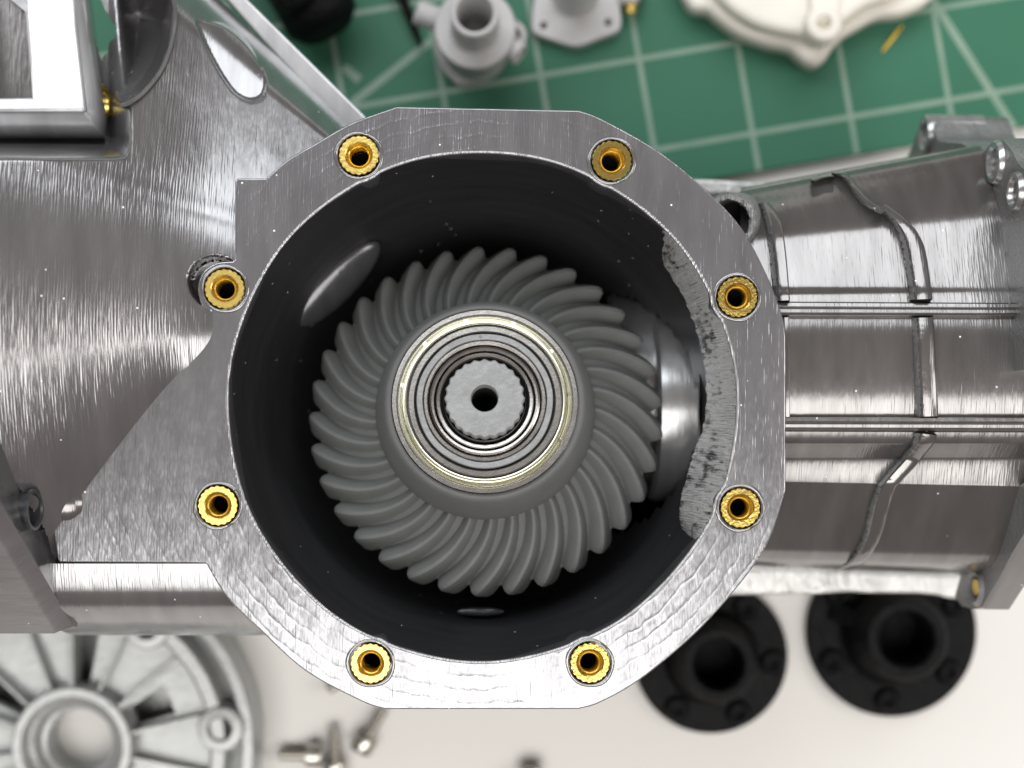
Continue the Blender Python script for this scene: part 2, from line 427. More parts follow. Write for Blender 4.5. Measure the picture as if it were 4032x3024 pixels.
# brass inserts
def insert_parts(loc, direction, parent, spin):
    V, Fc = lathe([(RI, -0.35), (RI, 0.06), (RI - 0.05, 0.10), (1.20, 0.10), (1.10, 0.03), (0.93, -0.34)], 200,
                  lambda i, r, a: r - (0.085 * (0.5 - 0.5 * math.cos(20 * (a + spin))) ** 1.5 if i < 3 else 0))
    V2, F2 = lathe([(RI - 0.12, -0.35), (RI - 0.12, -3.6), (1.0, -3.6)], 32)
    V, Fc = join((V, Fc), (V2, F2))
    col = mobj("threaded_insert", place(V, loc, direction), Fc, M_BRASS, parent, 24)
    prof = [(0.93, -0.34)]
    z = -0.30
    while z > -2.3:
        prof += [(0.80, z - 0.12), (0.80, z - 0.16), (0.93, z - 0.28), (0.93, z - 0.31)]; z -= 0.31
    prof += [(0.80, z - 0.2)]
    V, Fc = lathe(prof, 48)
    for v_i in range(len(V)): pass
    mobj("threaded_bore", place(V, loc, direction), Fc, M_BRASS, col, 60)
    V, Fc = lathe([(0.86, -2.4), (1.5, -2.9), (1.5, -5.2), (0.001, -5.2)], 24)
    mobj("blind_hole", place(V, loc, direction), Fc, M_SHADE, col, 40)  # grey plastic hole, its shade painted near-black
    return col
for i, (ix, iy) in enumerate(INS):
    insert_parts(at(ix, iy, -0.10 - 0.09 * ((i * 5) % 4) / 3), (0.045 * math.sin(i * 2.1), 0.045 * math.cos(i * 1.7), 1), H, i * 0.37)
# --- outer shell below the flange and the bowl inside, its shade painted into the colour
ox, oy = at(1897, 1600, 0)[:2]
V, Fc = lathe([(22.4, -4.45), (23.4, -6.0), (23.4, -34), (21, -55), (18, -62.9), (0.01, -62.9)], 96)
mobj("gear_case", [(x + ox, y + oy, z) for x, y, z in V], Fc, M_CASE, H)
prof = cr([(21.86, -0.12), (21.75, -3), (21.5, -7), (20.8, -12), (19.6, -18), (17.6, -24), (14.5, -29), (10, -32), (0.01, -33)], 5)
V, Fc = lathe(prof, 160)
V = [(x + ox, y + oy, z) for x, y, z in V]
def in_bore(f):
    cx_ = sum(V[i][0] for i in f) / 4; cy_ = sum(V[i][1] for i in f) / 4; cz_ = sum(V[i][2] for i in f) / 4
    return cx_ - ox > 8 and (cy_ - oy + 0.6) ** 2 + (cz_ + 25.5) ** 2 < 12.2 ** 2
Fc = [f for f in Fc if not in_bore(f)]
cav = mobj("cavity_wall", V, Fc, M_SHADED, H, 60)
# pinion bore opening in the right-hand wall
def tube_x(x0, x1, prof_r, y, z, seg=72, mat=M_PIN, name="pinion_bore", parent=H, smooth=35):
    V, Fc = lathe(prof_r, seg)
    V = [(x0 + (x1 - x0) * zz, y + yy, z + xx) for xx, yy, zz in V]
    return mobj(name, V, Fc, mat, parent, smooth)
tube_x(20.6, 24, [(13.5, -0.1), (11.4, 0.0), (11.0, 0.12), (11.0, 0.9), (0.01, 0.9)], oy - 0.6, -25.5)
tube_x(12.5, 24, [(0.01, 0.0), (9.4, 0.0), (9.8, 0.04), (9.8, 0.56), (8.9, 0.60), (8.9, 0.78), (6.0, 0.80), (6.0, 1.0)], oy + 2.6, -27.5, name="pinion_collar")
tube_x(16.7, 20.6, [(0.01, 0.0), (9.4, 0.0), (9.9, 0.10), (10.0, 0.3), (10.0, 1.0)], oy + 0.6, -25.0, name="pinion_raised_collar")  # raised collar step added to catch light above the dark pinion
# glossy runouts on the bowl wall
def lens(name, px, py, z, a_, b_, c_, ang, tilt_dir):
    V, Fc = lathe([(math.cos(t), math.sin(t)) for t in [i * math.pi / 16 - math.pi / 2 for i in range(17)]], 40)
    loc = Vector(at(px, py, z))
    M = Matrix.Translation(loc) @ Matrix.Rotation(ang, 4, 'Z') @ Matrix.Rotation(tilt_dir, 4, 'X') @ Matrix.Diagonal((a_, b_, c_, 1))
    return mobj(name, xf(V, M), Fc, M_RUN, H, 60)
lens("oil_runout", 1335, 1118, -18.2, 5.6, 2.0, 0.75, math.radians(46), math.radians(44))
lens("drain_runout", 1893, 2408, -14.8, 2.3, 0.42, 0.5, 0.0, math.radians(-50))
# scarred lip on the right of the port
oedge = [(2530, 818), (2600, 880), (2700, 985), (2790, 1120), (2850, 1250), (2890, 1400), (2900, 1540), (2895, 1700), (2868, 1850), (2815, 1960), (2760, 2080), (2716, 2170)]
oedge = [(1897 + (x - 1897) * 1006 / math.hypot(x - 1897, y - 1600), 1600 + (y - 1600) * 1006 / math.hypot(x - 1897, y - 1600)) for x, y in oedge]
iedge = [(2515, 830), (2562, 920), (2625, 1060), (2690, 1170), (2745, 1310), (2772, 1430), (2782, 1560), (2768, 1680), (2730, 1790), (2694, 1920), (2676, 2035), (2714, 2166)]
oe, ie = cr(oedge, 16), cr(iedge, 16)
V, Fc = [], []; R_ = 22
for i, (p, q) in enumerate(zip(oe, ie)):
    for j in range(R_):
        t = j / (R_ - 1)
        rag = 1 + 0.05 * noise.noise(Vector((q[1] / 28, 3.3, 0))) + 0.03 * noise.noise(Vector((q[1] / 9, 7.7, 0)))
        px, py = lerp(p[0], q[0], t * rag), lerp(p[1], q[1], t * rag)
        z = -0.10 - 8.2 * t ** 1.15
        amp = 0.17 * math.sin(math.pi * min(1, max(0, t))) ** 0.5
        nz = noise.noise(Vector((px / 55, py / 9, 0))) * 0.7 + noise.noise(Vector((px / 16, py / 14, 5.0))) * 0.6
        x, y, z = at(px, py, z)
        V.append((x + 0.35 * amp * noise.noise(Vector((px / 20, py / 8, 9))), y, z + amp * nz))
for i in range(len(oe) - 1):
    for j in range(R_ - 1):
        a = i * R_ + j; Fc.append((a, a + 1, a + R_ + 1, a + R_))
mobj("scarred_lip", V, Fc, M_SCAR, H, 60)

# --- lower rounded flank under the web
V, Fc = [], []
prof = [(-11.75, -0.25), (-12.4, -0.30), (-13.1, -0.42), (-13.7, -0.62)]
for i in range(1, 25):
    t = math.pi / 2 * i / 24; prof.append((-13.7 - 6.6 * math.sin(t), -0.62 - 0.9 * math.sin(t) - 20 * (1 - math.cos(t))))
prof += [(-20.3, -30), (-20.9, -32.0), (-21.3, -33.0), (-21.3, -36), (-19, -37), (-14, -62.9)]
xs = [-38.3 + 0.4 * i for i in range(60)]
for x in xs:
    for y, z in prof: V.append((x, y, z))
n = len(prof)
for i in range(len(xs) - 1):
    for j in range(n - 1):
        a = i * n + j
        if math.hypot(V[a][0] - ox, V[a][1] - oy) > 22.2: Fc.append((a, a + 1, a + n + 1, a + n))
mobj("lower_flank", V, Fc, M_SILK, H, 50)

# --- bell housing
yc, zc = 8.6, -33.0
def plate_x(y):                                          # the bell's end flange stands slightly askew
    return interp([(-17.65, -36.26), (-8.65, -36.9), (-2.5, -39.05), (0.8, -39.9), (6, -41), (30, -45)], y)
tear = [(772, 88), (816, 76), (886, 95), (968, 158), (1025, 240), (1050, 316), (1038, 380), (987, 402), (924, 373), (867, 297), (810, 190)]
tear = cr(tear, 5, True)
hollow = [(395, -80), (690, -80), (685, 60), (672, 180), (640, 270), (590, 345), (540, 400), (470, 425), (430, 380), (405, 200)]
gap = [(290, -60), (372, -60), (405, 20), (440, 85), (462, 112), (452, 150), (432, 165), (425, 205), (408, 222), (398, 240), (385, 190), (350, 100)]
def bell_z(X, y):
    hc = 0.49 * 2.0 * math.log(1 + math.exp((-23.4 - X) / 2.0)) - 0.62 - 0.10 * max(0, X + 20.5)
    dy = y - yc
    if dy >= 0:
        W = 31.7 + (-24.4 - X) * 1.0; s = dy / W
        wS = 0.045
        soft = wS * math.log(1 + math.exp(min(60, (s - 0.31) / wS)))
        hc *= 1 - 0.26 * sstep(0.25, 0.62, s)
        return hc - 0.10 * W * max(0, math.sqrt(s * s + 0.01) - 0.1) - 0.37 * W * soft - 7.0 * max(0.0, (s - 0.80) / 0.20) ** 2
    yl = 9.3 + (min(X, -25.0) + 23.6) * 1.37
    s = -dy / math.sqrt((yc - yl) ** 2 + 9.0)
    return hc - max(hc, 0.6) * s * s
def bell_at(px, py):
    z = -5.0
    for _ in range(40):
        X, y, _z = at(px, py, z); z = lerp(z, bell_z(X, y), 0.5)
    return z
tear_z = bell_at(920, 240)
nX, nY = 300, 420
V, Fc = [], []; PP = []
for i in range(nX):
    X = -46 + 34.0 * i / (nX - 1)
    Wp = 31.7 + (-24.4 - X)
    for j in range(nY):
        t = j / (nY - 1)
        y = yc + Wp - t * (Wp + 25.6)
        z = bell_z(X, y)
        px, py = proj(X, y, z)
        # crease where the cone runs into the wing
        dl = (py - (590 + 0.29 * px)) * 0.96
        z += 0.10 * math.exp(-(dl / 34) ** 2)
        zn = z
        if -60 < px < 1120 and py < 460:
            if 740 < px and 60 < py:
                d = pdist(px, py, tear)
                if inpoly(px, py, tear): zn = lerp(z, tear_z - 0.5 + 0.45 * (z - tear_z), sstep(0, 14, d)) - 0.4 * sstep(0, 8, d)
            elif px < 720:
                d = pdist(px, py, hollow)
                if inpoly(px, py, hollow): zn -= 6.5 * sstep(0, 45, d) + 7.0 * sstep(20, 150, d)
        d = math.hypot((px - 850) / 1.05, py - 1112)
        if d < 118: zn = min(zn, lerp(-6.0, zn, sstep(87, 106, d)))
        if px < 520 and py < 628: zn = lerp(zn, min(zn, -15.0), sstep(520, 425, px) * sstep(628, 540, py))
        if zn != z: X_, y_, z_ = at(px, py, zn); V.append((X_, y_, z_))
        else: V.append((X, y, z))
        PP.append((px, py))
for i in range(nX - 1):
    for j in range(nY - 1):
        a = i * nY + j; f = (a, a + 1, a + nY + 1, a + nY)
        mx_ = sum(PP[q][0] for q in f) / 4; my_ = sum(PP[q][1] for q in f) / 4
        if inpoly(mx_, my_, gap): continue
        if math.hypot(V[a][0] - ox, V[a][1] - oy) < 22.4: continue
        if V[a][0] < plate_x(V[a][1]) - 0.5 and V[a][1] < 14: continue
        Fc.append(f)
bell = mobj("bell_housing", V, Fc, M_SILK, H, 60)
# rim strip along the far side of the bell
plate("bell_rim", [pxy([(720, -120), (868, -30), (1330, 490), (1480, 650), (1560, 595), (1428, 448), (962, -14), (850, -120)], -17.8)], -20.8, -17.5, M_SILK_LIT, H, bevel=0.25)
# starter pocket: upright curved wall
arc = cr([(672, -60), (690, 40), (684, 130), (664, 210), (630, 285), (575, 355), (520, 400), (478, 418)], 8)
V, Fc = [], []
for i, (px, py) in enumerate(arc):
    zt = bell_at(px, py) + 0.5; zb = -30.0
    a0 = arc[max(0, i - 1)]; a1 = arc[min(len(arc) - 1, i + 1)]
    tx, ty = a1[0] - a0[0], a1[1] - a0[1]; L = math.hypot(tx, ty); nx, ny = ty / L, -tx / L
    for (o_, z) in ((-9, zb), (-9, zt - 0.15), (-6, zt), (7, zt), (10, zt - 0.15), (16, zb)):
        V.append(at(px - nx * o_, py - ny * o_, z if z != zb else zb))
for i in range(len(arc) - 1):
    for j in range(5): a = i * 6 + j; Fc.append((a, a + 1, a + 7, a + 6))
mobj("pocket_wall", V, Fc, M_SILK, H, 50)
# --- bell end flange, upper ear (reflection painted pale, out of focus) with window
zt = -8.5
top = [(-140, -160), (258, -160), (288, 100), (343, 436), (330, 446), (-140, 446)]
win = [(-120, -140), (60, -140), (78, 40), (108, 250), (124, 384), (-120, 388)]
ear_parts = [plate("flange_ear", [pxy(top, zt), pxy(win, zt)], zt - 2.2, zt, M_SILK_LIT, H, bevel=0.35)]
rings = []
for (z, d) in ((zt - 0.45, 2), (zt - 0.9, 30), (zt - 1.5, 58), (zt - 2.4, 84), (zt - 4.2, 104), (zt - 13, 112), (zt - 22, 112)):
    dx = d * 0.95
    rings.append([at(-140, -160, z), at(258 + dx * 0.5, -160, z), at(288 + dx * 0.62, 100, z), at(345 + dx * 0.8, 440 + d * 0.3, z), at(332 + dx * 0.9, 446 + d, z), at(-140, 446 + d, z)])
V = [p for r in rings for p in r]; Fc = []
for i in range(len(rings) - 1):
    for j in range(5): a = i * 6 + j; Fc.append((a, a + 1, a + 7, a + 6))
ear_parts.append(mobj("ear_block", V, Fc, M_SILK_LIT, H, 50))
(plate("window_floor", [pxy([(-130, -150), (140, -150), (140, 400), (-130, 400)], zt - 3.0)], zt - 5.6, zt - 5.0, M_CASE, H))
for o in ear_parts:                      # the ear is tilted so its top mirrors the window lamp
    for v in o.data.vertices: v.co.z -= 0.20 * (v.co.y - 0.031)
insert_parts(at(402, 402, -13.0), (1, -0.05, 0.30), H, 0.3)
# --- bell end flange, lower left: plate seen edge on, chamfer, rim
Xp = -37.3
def onplane(px, py, X=Xp):
    k = X / (px - CX); return ((CY - py) * k, D - F * k)
e0, e1 = at(0, 1918, 9.8)[1:], at(288, 2467, -4.0)[1:]
d_ = (e0[0] - e1[0], e0[1] - e1[1]); up = (e0[0] + d_[0] * 0.8, e0[1] + d_[1] * 0.8)
def rim_outline(o):       # outward offset o
    L = math.hypot(*d_); nx, ny = -d_[1] / L, d_[0] / L
    return [(8, up[1] + 1), (up[0] + nx * o, up[1] + ny * o), (e1[0] + nx * o, e1[1] + ny * o), (e1[0] + nx * o * 0.4 - 0.2, e1[1] - 1.2), (e1[0] + 1.2, e1[1] - 3.0), (e1[0] + 4.5, -62.9), (8, -62.9)]
rings = [(Xp, 0.0), (Xp - 1.25, 0.55), (Xp - 1.5, 0.75), (Xp - 20, 0.75)]
V, Fc = [], []
for X, o_ in rings:
    for (y, z) in rim_outline(o_): V.append((X - Xp + plate_x(y), y, z))
n = 7
for i in range(3):
    for j in range(n): a = i * n + j; b = i * n + (j + 1) % n; Fc.append((a, b, b + n, a + n))
Fc.append(tuple(range(n)))
mobj("bell_end_flange", V, Fc, M_SIDE, H, 20)
by, bz = -6.9, 3.4
V, Fc = lathe([(1.72, -0.2), (1.75, 0.12), (1.5, 0.15), (1.35, 0.0), (1.3, -3.5), (0.01, -3.5)], 40)
mobj("flange_hole", place(V, (plate_x(by) + 0.05, by, bz), (1, 0, 0.1)), Fc, M_SHADED, H)
V, Fc = lathe([(0.01, 3.4), (1.0, 3.25), (1.75, 2.7), (2.15, 1.8), (2.25, 0.8), (2.25, -3)], 40)
mobj("bolt_boss", place(V, at(222, 1978, -1.7), (0.95, 0.0, 0.05)), Fc, M_CASE, H, 60)
V, Fc = lathe([(1.15, -0.1), (1.2, 0.16), (0.9, 0.2), (0.8, -2.5), (0.01, -2.5)], 32)
mobj("flange_hole", place(V, at(-6, 2272, -2.2), (0, -0.62, 0.78)), Fc, M_SHADED, H)
t0 = Vector((Xp, e1[0], e1[1] - 0.4))
mobj("corner_web", [tuple(t0), tuple(t0 + Vector((3.6, 1.2, -3.5))), tuple(t0 + Vector((0, 3.5, -1))), tuple(t0 + Vector((0, 0.6, -8)))],
     [(0, 1, 2), (0, 3, 1), (1, 3, 2), (0, 2, 3)], M_SILK, H, 0)

# --- transmission case to the right
SA = [(706, -24), (709, -15), (718, -12.3), (765, -10.6), (830, -8.7), (915, -6.9), (990, -6.1), (1060, -5.45), (1130, -4.85), (1165, -4.2), (1250, -3.7), (1340, -3.4), (1540, -3.4), (1640, -3.7), (1690, -4.0), (1735, -4.4), (1755, -4.85), (1800, -6.2), (1815, -6.5), (1890, -7.05), (1905, -7.25), (1960, -8.2), (2040, -9.6), (2120, -11.2), (2180, -12.6), (2212, -14.5), (2235, -19), (2248, -27), (2256, -37)]
SB = [(540, -24), (543, -15), (556, -12), (625, -10.2), (720, -8.4), (845, -6.3), (950, -5.5), (1040, -4.9), (1120, -4.3), (1165, -3.8), (1250, -3.3), (1340, -3.0), (1540, -3.0), (1640, -3.3), (1690, -3.6), (1735, -4.0), (1755, -4.45), (1800, -5.8), (1815, -6.1), (1905, -6.75), (1922, -6.95), (1980, -8.0), (2060, -9.4), (2140, -11), (2205, -12.6), (2240, -14.8), (2264, -19), (2280, -27), (2290, -37)]
SAc, SBc = cr(SA, 5), cr(SB, 5)
def section(px):
    t = (px - 3100) / 900.0
    return [(lerp(a[0], b[0], t), lerp(a[1], b[1], t)) for a, b in zip(SAc, SBc)]
def case_z(px, py):
    sec = section(px); return interp(sec, py)
cols = [2915 + 12 * i for i in range(125)]
V, Fc = [], []
for px in cols:
    for (py, z) in section(px): V.append(at(px, py, z))
n = len(SAc)
for i in range(len(cols) - 1):
    for j in range(n - 1):
        a = i * n + j
        if V[a][0] > (46.5 if V[a][1] > 14.5 else 49.5 if V[a][1] < -6 else 99): continue
        Fc.append((a, a + 1, a + n + 1, a + n))
case = mobj("transmission_case", V, Fc, M_CASE, H, 60)
V, Fc = [], []
for i in range(25):                              # underside down to the table
    t = math.pi * i / 24
    for X in (20, 47): V.append((X, 4.5 + 20.5 * math.cos(t), -35 - 27.9 * math.sin(t)))
for i in range(24): Fc.append((2 * i, 2 * i + 1, 2 * i + 3, 2 * i + 2))
mobj("case_underside", V, Fc, M_CASE, H, 60)
# split-line ledges
def ledge(name, pts, z, th, mat):
    return plate(name, [pxy(pts, z)], z - th, z, mat, H, bevel=0.3)
ledge("split_ledge", cr([(2760, 2240), (2980, 2242), (3200, 2246), (3420, 2252), (3640, 2258), (3830, 2262)], 3) +
      cr([(3830, 2362), (3745, 2358), (3690, 2345), (3600, 2338), (3420, 2336), (3340, 2332), (3200, 2340), (2980, 2343), (2760, 2345)], 4), -33.4, 3.0, M_LEDGE)
ledge("split_ledge", cr([(2640, 702), (2800, 706), (3000, 716), (3200, 700), (3400, 660), (3640, 612)], 3) + [(3640, 700), (3000, 770), (2640, 760)], -33.6, 3.0, M_LEDGE)
# raised longitudinal ribs with stepped print lines
for (pa, pb) in (((1186, 1249), (1192, 1251)), ((1640, 1702), (1640, 1706))):
    V, Fc = [], []
    prof = [(0.0, -0.3), (0.04, 0.62), (0.10, 0.74), (0.30, 0.78), (0.36, 0.60), (0.46, 0.58), (0.50, 0.70), (0.68, 0.70), (0.72, 0.46), (0.86, 0.44), (0.92, 0.30), (1.0, -0.3)]
    cols2 = [3060 + 40 * i for i in range(33)]
    for px in cols2:
        t = (px - 3060) / 1000
        y0, y1 = lerp(pa[0], pb[0], t), lerp(pa[1], pb[1], t)
        for (s_, h_) in prof:
            py = lerp(y0, y1, s_); V.append(at(px, py, case_z(px, py) + h_ * 1.25 + 0.05))
    n = len(prof)
    for i in range(len(cols2) - 1):
        for j in range(n - 1): a = i * n + j; Fc.append((a, a + 1, a + n + 1, a + n))
    mobj("long_rib", V, Fc, M_CASE, H, 25)
# cross ribs: rough bead on the left flank, smooth top
def cross_rib(name, left, widths, h, mat_bead=M_BEAD, rough=1.0):
    L = cr(left, 14); V, Fc = [], []
    n = 9
    for i, (px, py) in enumerate(L):
        wd = interp(widths, i / (len(L) - 1))
        a0 = L[max(0, i - 1)]; a1 = L[min(len(L) - 1, i + 1)]
        tx, ty = a1[0] - a0[0], a1[1] - a0[1]; ln = math.hypot(tx, ty) or 1
        nx, ny = ty / ln, -tx / ln
        if nx < 0: nx, ny = -nx, -ny
        nx = max(nx, 0.8); ny *= 0.35
        for j, (s_, hh) in enumerate(((-0.02, -0.5), (0.0, 0.15), (0.10, 0.5), (0.22, 0.85), (0.34, 1.0), (0.6, 1.05), (0.93, 1.05), (1.0, 0.92), (1.02, -0.5))):
            jit = 0
            if 1 <= j <= 3: jit = 0.34 * rough * noise.noise(Vector((px / 7, py / 7, j * 3.3)))
            q = (px + nx * wd * s_ + jit * 26, py + ny * wd * s_)
            z = case_z(q[0], q[1]) + h * hh + jit * 0.8
            V.append(at(q[0], q[1], z))
    for i in range(len(L) - 1):
        for j in range(n - 1): a = i * n + j; Fc.append((a, a + 1, a + n + 1, a + n))
    o = mobj(name, V, Fc, [M_BEAD, M_CASE], H, 50)
    for k_, p in enumerate(o.data.polygons): p.material_index = 0 if (k_ % (n - 1)) < 3 else 1
    return o
cross_rib("cross_rib", [(3189, 706), (3232, 688), (3278, 686), (3316, 704), (3347, 745), (3385, 795), (3425, 826), (3448, 822), (3486, 850), (3524, 892), (3546, 945), (3562, 1013), (3574, 1100), (3584, 1180)], [(0, 26), (0.6, 56), (0.8, 86), (1, 88)], 1.5)
cross_rib("cross_rib", [(3590, 1252), (3596, 1340), (3600, 1450), (3604, 1560), (3606, 1640)], [(0, 84), (1, 88)], 1.25)
cross_rib("cross_rib", [(3606, 1704), (3588, 1750), (3545, 1805), (3496, 1860), (3455, 1912), (3432, 1965), (3420, 2010), (3405, 2080), (3385, 2140), (3345, 2205), (3290, 2245), (3230, 2268)], [(0, 88), (0.5, 80), (0.85, 66), (1, 40)], 1.5)
cross_rib("cross_rib", [(2990, 800), (3008, 860), (3022, 930), (3034, 1010), (3044, 1100), (3052, 1184)], [(0, 40), (0.25, 66), (1, 58)], 1.5)
cross_rib("cross_rib", [(3080, 1250), (3082, 1400), (3084, 1550), (3084, 1642)], [(0, 26), (1, 26)], 0.9, rough=0.2)
# sensor port tube beside the flange, broken edge
V, Fc = lathe([(1.75, -6), (1.8, -0.3), (1.95, 0.0), (2.35, 0.05), (2.6, -0.25), (2.65, -10)], 64,
              lambda i, r, a: r + (0.14 * noise.noise(Vector((math.cos(a) * 6, math.sin(a) * 6, i))) if i in (1, 2) else 0))
mobj("sensor_port", place(V, at(2868, 872, -6.0), (-0.30, -0.15, 1)), Fc, M_BEAD, H, 50)
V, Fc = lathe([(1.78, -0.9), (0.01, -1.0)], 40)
mobj("port_shadow_cap", place(V, at(2868, 872, -11.0), (-0.30, -0.15, 1)), Fc, M_SHADE, H, 50)
# end flange, upper right: wavy plate with bosses
Xe = 46.5
wave_top = cr([(3560, 640), (3588, 580), (3606, 530), (3640, 468), (3668, 470), (3692, 545), (3735, 556), (3785, 562), (3840, 592), (3872, 594), (3905, 556), (3945, 546), (3985, 590), (4010, 640), (4050, 672), (4100, 690)], 6)
yz = [onplane(px, py, Xe) for px, py in wave_top]
out = [(z, y) for y, z in yz]
out += [(5, 5), (-20, 5), (-60, 6), (-60, 26)]
V, Fc = [], []
n = len(out)
for X in (Xe, Xe + 0.35, Xe + 8.0):
    for (z, y) in out: V.append((X, y if X != Xe else y - 0.12, z))
for i in range(2):
    for j in range(n): a = i * n + j; b = i * n + (j + 1) % n; Fc.append((a, b, b + n, a + n))
Fc.append(tuple(range(n)))
mobj("case_end_flange", V, Fc, M_BEAD, H, 30)
for (px, py, r, dep) in ((3652, 530, 1.85, 1.6), (3926, 640, 1.85, 0.6), (4006, 755, 1.6, 0.8)):
    y, z = onplane(px, py, Xe)
    V, Fc = lathe([(r * 0.66, -2.6), (r * 0.68, 0.25), (r * 0.8, 0.5), (r * 1.0, 0.45), (r * 1.1, 0.1), (r * 1.12, -5.5), (0.01, -5.6)], 48)
    bs = mobj("screw_boss", place(V, (Xe, y, z), (-1, 0.0, 0.0)), Fc, M_PIN, H, 40)
    V, Fc = lathe([(0.55, -0.9), (0.6, -0.6), (r * 0.62, -0.6), (r * 0.62, -1.8), (0.01, -1.9)], 40, lambda i, r_, a: r_)
    mobj("brass_insert", place(V, (Xe - 0.1, y + 0.25, z + 0.1), (-1, 0, 0)), Fc, M_BRASS if px != 3926 else M_SILK, bs, 40)
# end flange, lower right
Xl = 48.3
pts = [(4110, 1960), (4032, 2101), (3985, 2178), (3940, 2268), (3890, 2349), (3867, 2390), (3830, 2398), (3785, 2385), (3760, 2350), (3800, 2200), (3900, 2000), (4060, 1880)]
out = [onplane(px, py, Xl) for px, py in pts]
V, Fc = [], []
n = len(out)
for X, o_ in ((Xl, 0), (Xl + 0.3, 0.22), (Xl + 2.6, 0.25)):
    for i, (y, z) in enumerate(out): V.append((X, y - (o_ if i < 6 else 0), z + (o_ * 0.5 if i < 5 else 0)))
for i in range(2):
    for j in range(n): a = i * n + j; b = i * n + (j + 1) % n; Fc.append((a, b, b + n, a + n))
Fc.append(tuple(range(n)))
o = mobj("case_end_flange", V, Fc, [M_CASE, M_BEAD], H, 25)
o.data.polygons[len(o.data.polygons) - 1].material_index = 1
V, Fc = lathe([(1.0, -1.0), (1.05, 0.3), (1.5, 0.55), (1.9, 0.2), (1.95, -3)], 40)
y, z = onplane(3850, 2312, Xl)
bs = mobj("screw_boss", place(V, (Xl, y, z), (-1, 0, 0.1)), Fc, M_BEAD, H, 50)
V, Fc = lathe([(0.01, 0.25), (0.8, 0.2), (0.95, -0.2), (0.95, -1)], 24)
mobj("brass_insert", place(V, (Xl - 0.05, y, z), (-1, 0, 0.1)), Fc, M_BRASS, bs, 40)

# ------------------------------------------------------------------ gear train in the port
TILT = math.radians(-8.9)
AX = Matrix.Translation((0.07 * S, 2.49 * S, -2.6 * S)) @ Matrix.Rotation(TILT, 4, 'X') @ Matrix.Rotation(math.radians(-0.6), 4, 'Y')
def thing_axis(name, z):
    o = bpy.data.objects.new(name, None); scene.collection.objects.link(o); o.empty_display_size = 0.004
    M = AX @ Matrix.Translation((0, 0, z * S)); o.location = M.translation; o.rotation_euler = M.to_euler()
    return o
def loc_lathe(name, prof, mat, parent, dz, seg=96, smooth=35, rfun=None, closed=False):
    V, Fc = lathe(prof, seg, rfun, closed)
    return mobj(name, [(x, y, z - dz) for x, y, z in V], Fc, mat, parent, smooth, world=False)
G = thing_axis("bevel_gear", -14)
tag(G, "matte grey gear with curved teeth sitting in the round port", "gear")
loc_lathe("gear_body", [(6, -5.0), (9.2, -6.8), (15.3, -11.2), (15.75, -11.5), (15.7, -13.6), (12, -15.5), (6, -16)], M_GEAR, G, -14, 128)
hubp = [(6.5, -1.75), (8.42, -1.70), (8.55, -1.62), (8.72, -1.72), (8.95, -2.1), (9.25, -2.9), (9.6, -4.0), (9.9, -5.2), (10.05, -6.2), (10.0, -6.9), (9.3, -7.6)]
loc_lathe("hub", hubp, M_GEAR, G, -14, 128)
NT = 33
def tooth_mesh():
    V, Fc = [], []
    prof = [(-1.62, -0.35), (-1.28, 0.10), (-0.92, 0.66), (-0.62, 1.05), (-0.36, 1.22), (-0.02, 1.22), (0.24, 1.06), (0.62, 0.52), (1.05, 0.08), (1.50, -0.35)]
    st = [0.0, 0.12, 0.24, 0.36, 0.48, 0.6, 0.7, 0.8, 0.88, 0.94, 0.975, 1.0]
    path = []
    for s_ in st:
        r = lerp(9.0, 15.95, s_); th = math.radians(17.5) * (1 - s_ ** 1.55)
        z = lerp(-7.1, -11.9, s_) + 14
        path.append(Vector((r * math.cos(th), r * math.sin(th), z)))
    for i, (s_, p) in enumerate(zip(st, path)):
        t = (path[min(i + 1, len(st) - 1)] - path[max(i - 1, 0)]).normalized()
        up = Vector((0.22 * p.x / p.xy.length, 0.22 * p.y / p.xy.length, 0.97)); up = (up - up.dot(t) * t).normalized()
        sd = t.cross(up)
        sc = lerp(0.62, 1.02, s_); hh = sc
        if s_ > 0.9: hh *= 1 - 0.25 * ((s_ - 0.9) / 0.1) ** 2; 
        wsc = sc * (1 - 0.16 * max(0, (s_ - 0.93) / 0.07) ** 2)
        for (u, v) in prof: V.append(tuple(p + sd * u * wsc * 1.0 + up * v * hh * 1.45))
    n = len(prof)
    for i in range(len(st) - 1):
        for j in range(n - 1): a = i * n + j; Fc.append((a, a + 1, a + n + 1, a + n))
    Fc.append(tuple(range((len(st) - 1) * n, len(st) * n)))
    return V, Fc
V, Fc = tooth_mesh()
t_first = mobj("tooth", V, Fc, M_GEAR, G, 27, world=False)
for i in range(NT):
    o = t_first if i == 0 else t_first.copy()
    if i: scene.collection.objects.link(o)
    o.rotation_euler = (0, 0, math.radians(91.9) + 2 * math.pi * i / NT)
B1 = thing_axis("ball_bearing", -3)
tag(B1, "large outer steel ball bearing with yellowish shield seated on the gear hub", "bearing", "bearings on the gear axis")
zb = -1.30
loc_lathe("outer_race", [(8.28, zb - 3), (8.28, zb - 0.12), (8.18, zb), (7.82, zb), (7.72, zb - 0.1), (7.68, zb - 0.5)], M_STEEL, B1, -3)
V, Fc = [], []
def arc_ring(r0, r1, z0, z1, a0, a1, n=14):
    V, Fc = [], []
    for i in range(n + 1):
        a = lerp(a0, a1, i / n); c, s = math.cos(a), math.sin(a)
        for r, z in ((r0, z0), (r0, z1), (r1, z1), (r1, z0)): V.append((r * c, r * s, z + 3))
    for i in range(n):
        for j in range(4): a = i * 4 + j; b = i * 4 + (j + 1) % 4; Fc.append((a, b, b + 4, a + 4))
    Fc += [(0, 1, 2, 3), (4 * n + 3, 4 * n + 2, 4 * n + 1, 4 * n)]
    return V, Fc
